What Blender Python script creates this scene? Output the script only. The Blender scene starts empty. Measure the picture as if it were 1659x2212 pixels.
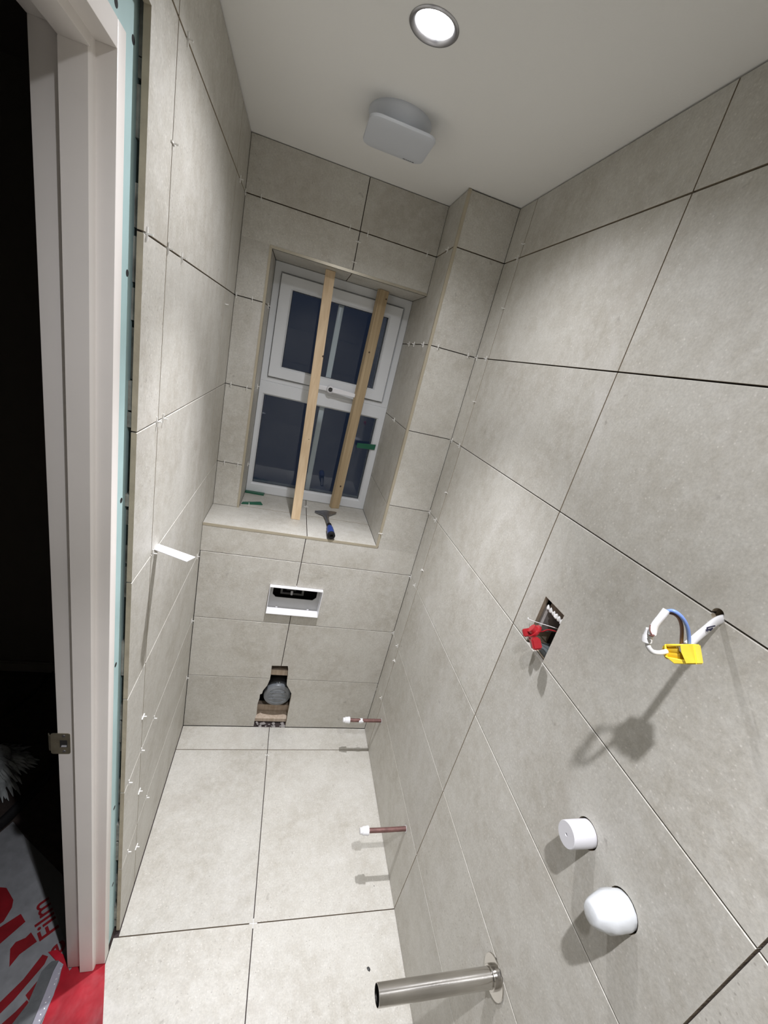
import bpy, bmesh, math, random
from mathutils import Vector, Matrix
random.seed(7)
S = bpy.context.scene
COL = S.collection
PI = math.pi

# ------------------------------------------------------------------ camera, world, lamps, exposure
F_PX = 882.74
CAM = Vector((0.24347, -1.46485, 1.70296))
RX = Vector((0.95418540, -0.18355597, 0.23629946))      # camera right
RD = Vector((0.15271737, -0.38036255, -0.91214129))     # camera down
RF = Vector((0.25730844, 0.90643893, -0.33490421))      # camera forward
cd = bpy.data.cameras.new('camera'); cam = bpy.data.objects.new('camera', cd); COL.objects.link(cam)
cd.sensor_fit = 'VERTICAL'; cd.sensor_height = 32.0; cd.lens = F_PX / 2212.0 * 32.0
cd.clip_start = 0.01; cd.clip_end = 50
cam.matrix_world = Matrix(((RX.x, -RD.x, -RF.x, CAM.x), (RX.y, -RD.y, -RF.y, CAM.y), (RX.z, -RD.z, -RF.z, CAM.z), (0, 0, 0, 1)))
S.camera = cam
S.view_settings.view_transform = 'Standard'; S.view_settings.look = 'None'
S.view_settings.gamma = 1; S.view_settings.use_curve_mapping = False
S.view_settings.exposure = 0.0
w = bpy.data.worlds.new('night'); S.world = w; w.use_nodes = True
w.node_tree.nodes['Background'].inputs[0].default_value = (0.0085, 0.0130, 0.0260, 1)
w.node_tree.nodes['Background'].inputs[1].default_value = 1.0

LAMPS = [(0.380, -0.521), (0.385, -1.37)]
LAMP_W = [15.5, 15.5]       # wide flood of each downlight
CORE_W = [112, 112]     # bright core of its beam
LAMP_COL = (0.995, 0.995, 1.045)

# room constants (metres)
W, H = 0.845, 2.2526
D1 = 0.189            # depth of the recess behind the boxed-in front plane (y = 0)
XC = 0.664            # left side of the boxed column
YW = 0.395            # window plane
XL = 0.103            # left reveal
ZS, ZT = 1.0105, 1.963
Z = [2.0935 - 0.3 * i for i in range(7)]      # horizontal joints z1..z7
JX = 0.379
YB = -2.0             # wall behind the camera
XJ = -0.101           # hall side of the partition
YD0, YD1 = -0.775, -1.56

def ray(px, py):
    return RX * ((px - 829.5) / F_PX) + RD * ((py - 1106.0) / F_PX) + RF
def on(ax, val, px, py):
    d = ray(px, py); i = 'xyz'.index(ax)
    return CAM + d * ((val - CAM[i]) / d[i])

# ------------------------------------------------------------------ materials
def new_mat(name):
    m = bpy.data.materials.new(name); m.use_nodes = True
    nt = m.node_tree; return m, nt, nt.nodes['Principled BSDF'], nt.links
def flat(name, col, rough=0.5, metal=0.0, bump=0.0, bscale=200, var=0.0, vscale=12, spec=0.5, trans=0.0, coat=0.0):
    m, nt, b, L = new_mat(name)
    b.inputs['Base Color'].default_value = (*col, 1); b.inputs['Roughness'].default_value = rough
    b.inputs['Metallic'].default_value = metal; b.inputs['Specular IOR Level'].default_value = spec
    b.inputs['Transmission Weight'].default_value = trans; b.inputs['Coat Weight'].default_value = coat
    tc = nt.nodes.new('ShaderNodeTexCoord')
    if var:
        n = nt.nodes.new('ShaderNodeTexNoise'); n.inputs['Scale'].default_value = vscale; n.inputs['Detail'].default_value = 5
        L.new(tc.outputs['Object'], n.inputs['Vector'])
        mr = nt.nodes.new('ShaderNodeMapRange'); mr.inputs[1].default_value = .3; mr.inputs[2].default_value = .7
        mr.inputs[3].default_value = 1 - var; mr.inputs[4].default_value = 1 + var
        L.new(n.outputs[0], mr.inputs[0])
        mx = nt.nodes.new('ShaderNodeVectorMath'); mx.operation = 'SCALE'; mx.inputs[0].default_value = col
        L.new(mr.outputs[0], mx.inputs['Scale']); L.new(mx.outputs[0], b.inputs['Base Color'])
    if bump:
        n = nt.nodes.new('ShaderNodeTexNoise'); n.inputs['Scale'].default_value = bscale; n.inputs['Detail'].default_value = 3
        L.new(tc.outputs['Object'], n.inputs['Vector'])
        bp = nt.nodes.new('ShaderNodeBump'); bp.inputs['Strength'].default_value = bump; bp.inputs['Distance'].default_value = 0.002
        L.new(n.outputs[0], bp.inputs['Height']); L.new(bp.outputs[0], b.inputs['Normal'])
    return m

def tile_material():
    m, nt, b, L = new_mat('porcelain_tile')
    N = nt.nodes
    tc = N.new('ShaderNodeTexCoord'); at = N.new('ShaderNodeAttribute'); at.attribute_name = 'tone'
    # each tile gets its own piece of the pattern
    off = N.new('ShaderNodeVectorMath'); off.operation = 'MULTIPLY_ADD'
    off.inputs[1].default_value = (9, 9, 9)
    L.new(at.outputs['Vector'], off.inputs[0]); L.new(tc.outputs['Object'], off.inputs[2])
    def noise(scale, det=4, rough=.55, vec=None, dist=0):
        n = N.new('ShaderNodeTexNoise'); n.inputs['Scale'].default_value = scale; n.inputs['Detail'].default_value = det
        n.inputs['Roughness'].default_value = rough; n.inputs['Distortion'].default_value = dist
        L.new(vec or off.outputs[0], n.inputs['Vector']); return n.outputs[0]
    def mapr(v, a, c, x, y):
        r = N.new('ShaderNodeMapRange'); r.inputs[1].default_value = a; r.inputs[2].default_value = c
        r.inputs[3].default_value = x; r.inputs[4].default_value = y; L.new(v, r.inputs[0]); return r.outputs[0]
    def mix(fac, A, B):
        x = N.new('ShaderNodeMix'); x.data_type = 'RGBA'
        L.new(fac, x.inputs[0])
        for s, v in ((6, A), (7, B)):
            if isinstance(v, tuple): x.inputs[s].default_value = (*v, 1)
            else: L.new(v, x.inputs[s])
        return x.outputs[2]
    base = mix(mapr(noise(5, 5), .35, .65, 0, 1), (0.434, 0.410, 0.356), (0.522, 0.504, 0.454))
    base = mix(mapr(noise(38, 6, .7), .38, .66, 0, .55), base, (0.600, 0.588, 0.545))
    # fine fossil grain: dark and light flecks
    vo = N.new('ShaderNodeTexVoronoi'); vo.inputs['Scale'].default_value = 115; L.new(off.outputs[0], vo.inputs['Vector'])
    d1 = mapr(vo.outputs['Distance'], .10, .22, 1, 0)
    pick = N.new('ShaderNodeSeparateColor'); L.new(vo.outputs['Color'], pick.inputs[0])
    mu = N.new('ShaderNodeMath'); mu.operation = 'MULTIPLY'; L.new(d1, mu.inputs[0]); L.new(mapr(pick.outputs[0], .80, .84, 0, .55), mu.inputs[1])
    base = mix(mu.outputs[0], base, (0.26, 0.235, 0.205))
    vo2 = N.new('ShaderNodeTexVoronoi'); vo2.inputs['Scale'].default_value = 150; L.new(off.outputs[0], vo2.inputs['Vector'])
    d2 = mapr(vo2.outputs['Distance'], .12, .3, 1, 0)
    p2 = N.new('ShaderNodeSeparateColor'); L.new(vo2.outputs['Color'], p2.inputs[0])
    mu2 = N.new('ShaderNodeMath'); mu2.operation = 'MULTIPLY'; L.new(d2, mu2.inputs[0]); L.new(mapr(p2.outputs[1], .72, .8, 0, .5), mu2.inputs[1])
    base = mix(mu2.outputs[0], base, (0.72, 0.69, 0.64))
    gr = mapr(noise(210, 3, .7), .3, .7, .90, 1.10)
    gs = N.new('ShaderNodeVectorMath'); gs.operation = 'SCALE'; L.new(base, gs.inputs[0]); L.new(gr, gs.inputs['Scale']); base = gs.outputs[0]
    # small dirt marks
    vo3 = N.new('ShaderNodeTexVoronoi'); vo3.inputs['Scale'].default_value = 17
    wv = N.new('ShaderNodeVectorMath'); wv.operation = 'MULTIPLY_ADD'; wv.inputs[1].default_value = (.03, .03, .03)
    nn = N.new('ShaderNodeTexNoise'); nn.inputs['Scale'].default_value = 60; L.new(off.outputs[0], nn.inputs['Vector'])
    L.new(nn.outputs['Color'], wv.inputs[0]); L.new(off.outputs[0], wv.inputs[2]); L.new(wv.outputs[0], vo3.inputs['Vector'])
    p3 = N.new('ShaderNodeSeparateColor'); L.new(vo3.outputs['Color'], p3.inputs[0])
    mu3 = N.new('ShaderNodeMath'); mu3.operation = 'MULTIPLY'
    L.new(mapr(vo3.outputs['Distance'], .05, .13, 1, 0), mu3.inputs[0]); L.new(mapr(p3.outputs[2], .80, .85, 0, .42), mu3.inputs[1])
    base = mix(mu3.outputs[0], base, (0.24, 0.215, 0.19))
    # adhesive and grout haze wiped over the surface
    mp = N.new('ShaderNodeMapping'); mp.inputs['Scale'].default_value = (1, 1, .45); mp.inputs['Rotation'].default_value = (.5, .4, 0)
    L.new(tc.outputs['Object'], mp.inputs['Vector'])
    hz = noise(4.2, 7, .62, mp.outputs[0], 1.4)
    base = mix(mapr(hz, .56, .74, 0, .38), base, (0.66, 0.645, 0.62))
    hz2 = noise(3.1, 6, .6, mp.outputs[0], 2.2)
    base = mix(mapr(hz2, .58, .78, 0, .35), base, (0.37, 0.33, 0.28))
    hs = N.new('ShaderNodeSeparateColor'); L.new(at.outputs['Color'], hs.inputs[0])
    sc = N.new('ShaderNodeVectorMath'); sc.operation = 'SCALE'; L.new(base, sc.inputs[0]); L.new(mapr(hs.outputs[0], 0, 1, .95, 1.05), sc.inputs['Scale'])
    L.new(sc.outputs[0], b.inputs['Base Color'])
    L.new(mapr(hz, .4, .75, .42, .68), b.inputs['Roughness'])
    b.inputs['Specular IOR Level'].default_value = .45
    bp = N.new('ShaderNodeBump'); bp.inputs['Strength'].default_value = .35; bp.inputs['Distance'].default_value = .0012
    L.new(noise(130, 4, .6), bp.inputs['Height']); L.new(bp.outputs[0], b.inputs['Normal'])
    return m

M = dict(
    tile=tile_material(),
    biscuit=flat('tile_edge_biscuit', (.40, .335, .25), .8, bump=.4, bscale=160, var=.12, vscale=30),
    grime=flat('dark_adhesive_bed', (.045, .033, .032), .95, bump=.5, bscale=60),
    cement=flat('tile_adhesive', (.25, .245, .22), .95, bump=1, bscale=90, var=.5, vscale=35),
    ceiling=flat('ceiling_paint', (.86, .855, .83), .9, bump=.15, bscale=350, spec=.2),
    board=flat('teal_wall_board', (.42, .585, .585), .55, bump=.15, bscale=80, var=.07, vscale=9),
    paint=flat('white_gloss_paint', (.84, .80, .76), .38, bump=.08, bscale=60, var=.03, vscale=6),
    upvc=flat('white_upvc', (.74, .76, .78), .28, var=.02),
    plastic=flat('white_plastic', (.84, .84, .86), .35),
    dplastic=flat('dirty_white_plastic', (.70, .70, .70), .45, var=.06, vscale=40),
    stub=flat('stub_plastic', (.62, .615, .64), .4),
    wrap=flat('white_polythene_wrap', (.60, .62, .635), .28, bump=.8, bscale=28, coat=.3),
    fan=flat('fan_plastic', (.62, .65, .70), .4),
    chrome=flat('brushed_steel', (.60, .58, .55), .17, metal=1, bump=.05, bscale=400, var=.10, vscale=14),
    bezel=flat('bezel_steel', (.45, .45, .47), .28, metal=1),
    copper=flat('dull_copper', (.20, .105, .095), .45, metal=.4, bump=.25, bscale=120, var=.25, vscale=50),
    brass=flat('tarnished_strike_steel', (.30, .27, .20), .45, metal=.8, var=.2, vscale=40),
    trim=flat('beige_edge_trim', (.46, .41, .31), .35, metal=.25, var=.05),
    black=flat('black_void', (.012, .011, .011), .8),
    rubber=flat('black_rubber', (.01, .01, .011), .7, spec=.2),
    green=flat('green_packer_plastic', (.012, .115, .062), .4),
    blue=flat('blue_handle_plastic', (.018, .045, .20), .38),
    steel=flat('scraper_steel', (.34, .34, .36), .35, metal=.9, var=.2, vscale=60),
    yellow=flat('yellow_tape', (.90, .68, .055), .38, bump=.5, bscale=45),
    yellowd=flat('yellow_tape_inner', (.62, .40, .02), .5),
    red=flat('red_plastic', (.42, .022, .030), .25),
    wblue=flat('blue_wire', (.17, .27, .60), .4), wbrown=flat('brown_wire', (.13, .055, .045), .5),
    ink=flat('black_marker', (.02, .02, .05), .6),
    cavity=flat('plasterboard_core', (.30, .28, .27), .9, bump=.8, bscale=90, var=.2, vscale=40),
    sealant=flat('white_filler', (.86, .86, .85), .6),
    greyp=flat('grey_soil_plastic', (.17, .185, .20), .32, var=.25, vscale=35, coat=.3),
    darkp=flat('dark_grey_plastic', (.05, .05, .05), .5),
    film=flat('clear_protective_film', (.20, .205, .215), .38, bump=1, bscale=22, var=.15, vscale=30),
    filmred=flat('red_printed_film', (.33, .012, .022), .30, bump=1, bscale=14, var=.35, vscale=14),
    printred=flat('red_print', (.17, .005, .009), .4, bump=.6, bscale=22, var=.2, vscale=30),
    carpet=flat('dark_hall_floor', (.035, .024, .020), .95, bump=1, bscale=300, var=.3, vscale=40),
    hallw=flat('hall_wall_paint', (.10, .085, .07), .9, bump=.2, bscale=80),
    fabric=flat('shaggy_grey_fabric', (.34, .36, .36), .95, bump=1, bscale=90, var=.5, vscale=22),
    bar=flat('threshold_bar_grey', (.085, .09, .095), .55, bump=.3, bscale=150, var=.15, vscale=40),
    barclear=flat('clear_strip', (.32, .31, .36), .25, bump=.2, bscale=60),
    stud=flat('silver_stud', (.85, .85, .9), .2, metal=.6),
    outside=flat('night_fence', (.02, .025, .04), .8),
)
def wood_mat(name, c1, c2):
    m, nt, b, L = new_mat(name); N = nt.nodes
    tc = N.new('ShaderNodeTexCoord'); mp = N.new('ShaderNodeMapping'); mp.inputs['Scale'].default_value = (60, 60, 2.2)
    L.new(tc.outputs['Object'], mp.inputs['Vector'])
    n = N.new('ShaderNodeTexNoise'); n.inputs['Scale'].default_value = 1.5; n.inputs['Detail'].default_value = 5; n.inputs['Distortion'].default_value = .6
    L.new(mp.outputs[0], n.inputs['Vector'])
    r = N.new('ShaderNodeValToRGB'); r.color_ramp.elements[0].position = .35; r.color_ramp.elements[1].position = .68
    r.color_ramp.elements[0].color = (*c1, 1); r.color_ramp.elements[1].color = (*c2, 1)
    L.new(n.outputs[0], r.inputs[0]); L.new(r.outputs[0], b.inputs['Base Color']); b.inputs['Roughness'].default_value = .65
    bp = N.new('ShaderNodeBump'); bp.inputs['Strength'].default_value = .3; bp.inputs['Distance'].default_value = .001
    L.new(n.outputs[0], bp.inputs['Height']); L.new(bp.outputs[0], b.inputs['Normal'])
    return m
M['pine'] = wood_mat('planed_pine', (.60, .44, .27), (.72, .56, .37))
M['pine2'] = wood_mat('rough_pine', (.42, .31, .18), (.54, .42, .26))
M['timber'] = wood_mat('stud_timber', (.48, .37, .27), (.62, .52, .42))
M['knot'] = flat('knot', (.05, .03, .02), .7)
def glass_mat():
    m, nt, b, L = new_mat('window_glass')
    nt.nodes.remove(b); tr = nt.nodes.new('ShaderNodeBsdfTransparent'); tr.inputs[0].default_value = (.93, .96, .97, 1)
    gl = nt.nodes.new('ShaderNodeBsdfGlossy'); gl.inputs['Roughness'].default_value = .03
    fr = nt.nodes.new('ShaderNodeFresnel'); fr.inputs[0].default_value = 1.5
    mx = nt.nodes.new('ShaderNodeMixShader'); L.new(fr.outputs[0], mx.inputs[0]); L.new(tr.outputs[0], mx.inputs[1]); L.new(gl.outputs[0], mx.inputs[2])
    L.new(mx.outputs[0], nt.nodes['Material Output'].inputs[0]); return m
M['glass'] = glass_mat()
def emit(name, col, st):
    m = bpy.data.materials.new(name); m.use_nodes = True; nt = m.node_tree
    nt.nodes.remove(nt.nodes['Principled BSDF']); e = nt.nodes.new('ShaderNodeEmission')
    e.inputs[0].default_value = (*col, 1); e.inputs[1].default_value = st
    nt.links.new(e.outputs[0], nt.nodes['Material Output'].inputs[0]); return m
M['lens'] = emit('lit_lens', (1, .985, .98), 45)

# ------------------------------------------------------------------ helpers
def tag(o, label=None, cat=None, group=None, kind=None):
    if label: o['label'] = label
    if cat: o['category'] = cat
    if group: o['group'] = group
    if kind: o['kind'] = kind
    return o
def empty(name, loc, label, cat, group=None):
    o = bpy.data.objects.new(name, None); COL.objects.link(o); o.location = loc; o.empty_display_size = .02
    return tag(o, label, cat, group)
def obj(name, bm, mats, parent=None, smooth=False):
    bmesh.ops.recalc_face_normals(bm, faces=bm.faces)
    me = bpy.data.meshes.new(name); bm.to_mesh(me); bm.free()
    for m in (mats if isinstance(mats, (list, tuple)) else [mats]): me.materials.append(m)
    if smooth:
        for p in me.polygons: p.use_smooth = True
        try: me.set_sharp_from_angle(angle=math.radians(38))
        except Exception: pass
    o = bpy.data.objects.new(name, me); COL.objects.link(o)
    if parent:
        o.parent = parent
        loc = Vector((0, 0, 0)); p = parent
        while p: loc += p.location; p = p.parent
        o.location = -loc if not parent.parent else -loc
    return o
# parents sit unrotated, so a child placed at minus the parents' offsets keeps world coordinates
def origin_to(o, loc):
    loc = Vector(loc)
    o.data.transform(Matrix.Translation(-loc)); o.location = o.location + loc
    return o
def struct(name, bm, mats, parent=None, smooth=False):
    o = obj(name, bm, mats, parent, smooth)
    if not parent: o['kind'] = 'structure'
    return o
def box(bm, x0, x1, y0, y1, z0, z1, mi=0, bev=0):
    vs = [bm.verts.new((x, y, z)) for z in (z0, z1) for y in (y0, y1) for x in (x0, x1)]
    fs = []
    for q in ((0, 2, 3, 1), (4, 5, 7, 6), (0, 1, 5, 4), (2, 6, 7, 3), (0, 4, 6, 2), (1, 3, 7, 5)):
        f = bm.faces.new([vs[i] for i in q]); f.material_index = mi; fs.append(f)
    if bev:
        es = list({e for f in fs for e in f.edges})
        bmesh.ops.bevel(bm, geom=es, offset=bev, segments=2, affect='EDGES', profile=.5)
    return vs
def frame_of(d):
    d = Vector(d).normalized(); a = Vector((0, 0, 1)) if abs(d.z) < .9 else Vector((1, 0, 0))
    u = d.cross(a).normalized(); v = d.cross(u).normalized(); return u, v
def ring(bm, c, u, v, ru, rv=None, n=24):
    rv = ru if rv is None else rv
    return [bm.verts.new(Vector(c) + u * (ru * math.cos(2 * PI * i / n)) + v * (rv * math.sin(2 * PI * i / n))) for i in range(n)]
def lathe(bm, base, d, prof, n=32, mi=0, wob=0, seed=0):
    """prof: list of (distance along d, radius); closes where radius is 0."""
    base = Vector(base); d = Vector(d).normalized(); u, v = frame_of(d); rs = []
    rnd = random.Random(seed)
    for t, r in prof:
        if r <= 1e-6: rs.append([bm.verts.new(base + d * t)])
        else:
            k = [1 + (rnd.random() - .5) * wob for _ in range(n)] if wob else [1] * n
            rs.append([bm.verts.new(base + d * t + u * (r * k[i] * math.cos(2 * PI * i / n)) + v * (r * k[i] * math.sin(2 * PI * i / n))) for i in range(n)])
    for a, b_ in zip(rs, rs[1:]):
        for i in range(n):
            j = (i + 1) % n
            if len(a) == 1 and len(b_) == 1: continue
            if len(a) == 1: f = bm.faces.new((a[0], b_[i], b_[j]))
            elif len(b_) == 1: f = bm.faces.new((a[i], b_[0], a[j]))
            else: f = bm.faces.new((a[i], b_[i], b_[j], a[j]))
            f.material_index = mi
def catmull(P, n=8):
    P = [Vector(p) for p in P]; Q = [P[0] * 2 - P[1]] + P + [P[-1] * 2 - P[-2]]; out = []
    for i in range(1, len(Q) - 2):
        a, b_, c, d = Q[i - 1:i + 3]
        for k in range(n):
            t = k / n
            out.append(.5 * ((2 * b_) + (c - a) * t + (2 * a - 5 * b_ + 4 * c - d) * t * t + (3 * b_ - a - 3 * c + d) * t ** 3))
    out.append(P[-1]); return out
def tube(bm, pts, r, n=10, flat_=1.0, up=None, cap=True, mi=0):
    pts = [Vector(p) for p in pts]; rs = []; u0 = None
    for i, p in enumerate(pts):
        t = (pts[min(i + 1, len(pts) - 1)] - pts[max(i - 1, 0)]).normalized()
        if up is not None: u = (Vector(up) - t * Vector(up).dot(t)).normalized()
        elif u0 is None: u = frame_of(t)[0]
        else: u = (u0 - t * u0.dot(t)).normalized()
        u0 = u; v = t.cross(u).normalized()
        rr = r[i] if isinstance(r, (list, tuple)) else r
        rs.append(ring(bm, p, u, v, rr, rr * flat_, n))
    for a, b_ in zip(rs, rs[1:]):
        for i in range(n):
            f = bm.faces.new((a[i], a[(i + 1) % n], b_[(i + 1) % n], b_[i])); f.material_index = mi
    if cap:
        for q in (rs[0], rs[-1]): bm.faces.new(q).material_index = mi
def prism(bm, poly, d, mi=0):
    """poly: list of 3-D points, extruded by vector d."""
    d = Vector(d); a = [bm.verts.new(p) for p in poly]; b_ = [bm.verts.new(Vector(p) + d) for p in poly]; n = len(poly)
    bm.faces.new(a).material_index = mi; bm.faces.new(b_[::-1]).material_index = mi
    for i in range(n): bm.faces.new((a[i], b_[i], b_[(i + 1) % n], a[(i + 1) % n])).material_index = mi
def cyl_bm(bm, a, b_, r, n=24):
    a = Vector(a); b_ = Vector(b_); lathe(bm, a, b_ - a, [(0, 0), (0, r), ((b_ - a).length, r), ((b_ - a).length, 0)], n)
def rounded(cx, cy, w_, h_, r, n=6):
    out = []
    for sx, sy, a0 in ((1, 1, 0), (-1, 1, 90), (-1, -1, 180), (1, -1, 270)):
        for k in range(n + 1):
            a = math.radians(a0 + 90 * k / n)
            out.append((cx + sx * (w_ / 2 - r) + r * math.cos(a), cy + sy * (h_ / 2 - r) + r * math.sin(a)))
    return out

GAP = 0.0029
TT = 0.009
def tiles(bm, lay, ax, face, sgn, rects):
    """rects in the wall's own two axes; each becomes a slab TT thick behind `face` (sgn = side of the body)."""
    for (a0, a1, b0, b1, *nb) in rects:
        lo, hi = sorted((face, face + sgn * TT)); c = {}
        oth = [k for k in 'xyz' if k != ax]
        c[ax] = (lo, hi); c[oth[0]] = (a0, a1); c[oth[1]] = (b0, b1)
        t = (random.random(), random.random(), random.random(), 1)
        before = set(bm.faces)
        vs = box(bm, *c['x'], *c['y'], *c['z'])
        fset = {f for v in vs for f in v.link_faces}
        if ax != 'z' and not nb:                                   # small glazed arris along the upper edge
            k_ = 'xyz'.index(ax); top = c['z'][1]
            es = [e for f in fset for e in f.edges if all(abs(v.co[k_] - face) < 1e-6 and abs(v.co.z - top) < 1e-6 for v in e.verts)]
            rb = bmesh.ops.bevel(bm, geom=list(set(es)), offset=.0011, segments=1, affect='EDGES')
            fset = set(bm.faces) - before
            new = set()
            for f in fset:
                f.normal_update()
                if abs(f.normal[k_]) > .3 and abs(f.normal.z) > .3: new.add(f)
        else: new = set()
        for f in fset:
            n = f.normal; f.normal_update()
            ctr = f.calc_center_median()[ 'xyz'.index(ax)]
            f.material_index = 0 if f in new or abs(ctr - face) < 1e-5 or (ax != 'z' and abs(f.normal.z) > .9 and f.calc_center_median().z > (c['z'][0] + c['z'][1]) / 2) else 1
            for lp in f.loops: lp[lay] = t
def grid(us, vs, skip=()):
    g = GAP / 2; out = []
    for i in range(len(us) - 1):
        for j in range(len(vs) - 1):
            if (i, j) in skip: continue
            out.append((us[i] + g, us[i + 1] - g, vs[j] + g, vs[j + 1] - g))
    return out
def new_wall():
    bm = bmesh.new(); lay = bm.loops.layers.float_color.new('tone'); return bm, lay
def cut(o, cutters):
    """carve real openings out of a wall mesh"""
    for bmc in cutters:
        bmesh.ops.recalc_face_normals(bmc, faces=bmc.faces)
        me = bpy.data.meshes.new('cutter'); bmc.to_mesh(me); bmc.free()
        for m in o.data.materials: me.materials.append(m)
        for p in me.polygons: p.material_index = min(1, len(o.data.materials) - 1)
        c = bpy.data.objects.new('cutter', me); COL.objects.link(c)
        md = o.modifiers.new('b', 'BOOLEAN'); md.operation = 'DIFFERENCE'; md.solver = 'EXACT'; md.object = c
        dg = bpy.context.evaluated_depsgraph_get(); dg.update()
        res = bpy.data.meshes.new_from_object(o.evaluated_get(dg)); o.modifiers.clear()
        o.data = res; bpy.data.objects.remove(c)
TM = [M['tile'], M['biscuit'], M['grime'], M['black']]

# ------------------------------------------------------------------ walls, floor, ceiling
rows = [0.0015] + Z[::-1] + [H - .002]
# right wall
bm, lay = new_wall()
tiles(bm, lay, 'x', W, 1, grid([YB, -1.3111, -0.7184, -0.1065, 0.0], rows))
box(bm, W + TT + .0004, W + .075, YB, .33, 0, H, 2)
wr = struct('wall_right', bm, TM)
cs = []
P0 = on('x', W, 1180, 1290)
c = bmesh.new(); box(c, W - .02, W + .058, -.8530, -.7835, 1.1935, 1.3155); cs.append(c)
for (y, z, r, dep) in ((-1.0946, 1.4955, .0085, .05), (-1.1002, 1.0428, .0238, .05), (-1.197, 1.026, .0272, .05), (-.615, .2498, .0125, .05), (-.158, .2330, .0125, .05)):
    c = bmesh.new(); cyl_bm(c, (W - .02, y, z), (W + dep, y, z), r, 28); cs.append(c)
cut(wr, cs)

# left wall with the tiles that run over the door
bm, lay = new_wall()
YE = -0.7045
tiles(bm, lay, 'x', 0, -1, grid([-.5905, .004], rows) + grid([YE - .0013, -.5905], rows[:-2]))
tiles(bm, lay, 'x', 0, -1, [(.004 + GAP / 2, D1 + .006, a, b_) for (_, _, a, b_) in grid([0, 1], [ZS - .02] + Z[:4][::-1] + [H - .002])])
tiles(bm, lay, 'x', 0, -1, grid([-1.78, -1.19, -.5905], [Z[0], H - .002]) + [(YE, -.5905 - GAP / 2, Z[1] + GAP / 2, Z[0] - GAP / 2)]
      + [(-1.19 + GAP / 2, YE, 2.042, Z[0] - GAP / 2), (-1.6, -1.19 - GAP / 2, 2.042, Z[0] - GAP / 2)] + grid([YB, -1.6], rows))
for f_ in [(-.0105, -.0094, YE + .004, D1, 0, H), (-.0105, -.0094, YB, YE + .004, 2.05, H)]: box(bm, *f_, 2)
struct('wall_left', bm, TM)
# adhesive bed seen at the tiles' end
bm = bmesh.new()
rnd = random.Random(3); z = 0.01
while z < 2.03:
    hgt = rnd.uniform(.02, .09)
    if rnd.random() < .78: box(bm, -.0166, -.0100, YE + rnd.uniform(.003, .014), YE + .05, z, z + hgt)
    z += hgt + rnd.uniform(.001, .012)
tag(struct('trim_5', bm, M['cement']), kind='structure')
# plasterboard face left bare beside and above the door
bm = bmesh.new()
box(bm, -.029, -.0167, -.7515, D1 - .002, 0.004, H); box(bm, -.029, -.0167, -1.61, -.7515, 1.990, H)
pb = struct('wall_left_board', bm, M['board'])
pb.name = 'wall_door_side'
for (y, z) in ((-.7132, 1.9988), (-.715, 1.733), (-.7182, 1.3705), (-.7276, 1.0105), (-.7178, .5598), (-.7661, 2.0046), (-.716, .25)):
    b2 = bmesh.new(); lathe(b2, (-.01675, y, z), (1, 0, 0), [(0, .0050), (.0004, .0048), (.0004, 0)], 16)
    obj('screw', b2, M['black'], pb, True)

# lower back wall (boxed out) + column front
bm, lay = new_wall()
g = GAP / 2
ZB = ZS - .0105
tiles(bm, lay, 'y', 0, 1, grid([0.0012, JX, W], [0.0015, Z[6], Z[5], Z[4]]))
tiles(bm, lay, 'y', 0, 1, [(.0012, JX - g, Z[4] + g, ZB, 1), (JX + g, W - .001, Z[4] + g, ZB, 1)])
box(bm, 0, W, TT + .0004, .022, 0, ZB, 2)
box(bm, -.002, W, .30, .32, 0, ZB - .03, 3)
wb = struct('wall_back', bm, TM)
cs = []
c = bmesh.new(); box(c, .2735, .4895, -.02, .06, .6475, .7795); cs.append(c)
hole = [(.3386, .3658), (.3640, .367), (.4075, .3686), (.4119, .3504), (.4157, .3152), (.4158, .2942), (.4194, .2604), (.437, .2312), (.4485, .2101), (.4503, .1882),
        (.4503, .146), (.4506, .1122), (.4508, .0849), (.4521, .0481), (.4524, -.01), (.306, -.01), (.3060, .0484), (.3101, .0801), (.3078, .1113),
        (.3065, .1465), (.3108, .1751), (.3093, .1988), (.3182, .2035), (.3204, .2229), (.334, .2513), (.3414, .2896), (.3411, .3146)]
c = bmesh.new(); prism(c, [(x, -.02, z) for x, z in hole], (0, .08, 0)); cs.append(c)
cut(wb, cs)

# front of the boxed column above the sill
bm, lay = new_wall()
tiles(bm, lay, 'y', 0, 1, [(XC + .0095, W - .001, ZB, Z[3] - g)] + [(XC + .0095, W - .001, a, b_) for (_, _, a, b_) in grid([0, 1], Z[:4][::-1] + [H - .002])])
box(bm, XC + .0125, W, TT + .0004, .022, ZB, H, 2)
struct('wall_column_front', bm, TM)

# recessed wall round the window
bm, lay = new_wall()
XT = XL - .009
tiles(bm, lay, 'y', D1, 1, [(.0015, XT, a, b_) for (_, _, a, b_) in grid([0, 1], [ZS, Z[3], Z[2], Z[1]])])
tiles(bm, lay, 'y', D1, 1, [(.0015, XT, Z[1] + g, ZT + .009, 1), (.0015, JX - g, ZT + .009, Z[0] - g), (JX + g, XC - .0012, ZT + .009, Z[0] - g),
                            (.0015, JX - g, Z[0] + g, H - .002), (JX + g, XC - .0012, Z[0] + g, H - .002)])
box(bm, -.004, XT - .004, D1 + TT + .0004, D1 + .03, ZS - .02, H, 2); box(bm, XT - .004, XC, D1 + TT + .0004, D1 + .03, ZT + .012, H, 2)
struct('wall_back_recess', bm, TM).name = 'wall_window'
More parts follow.
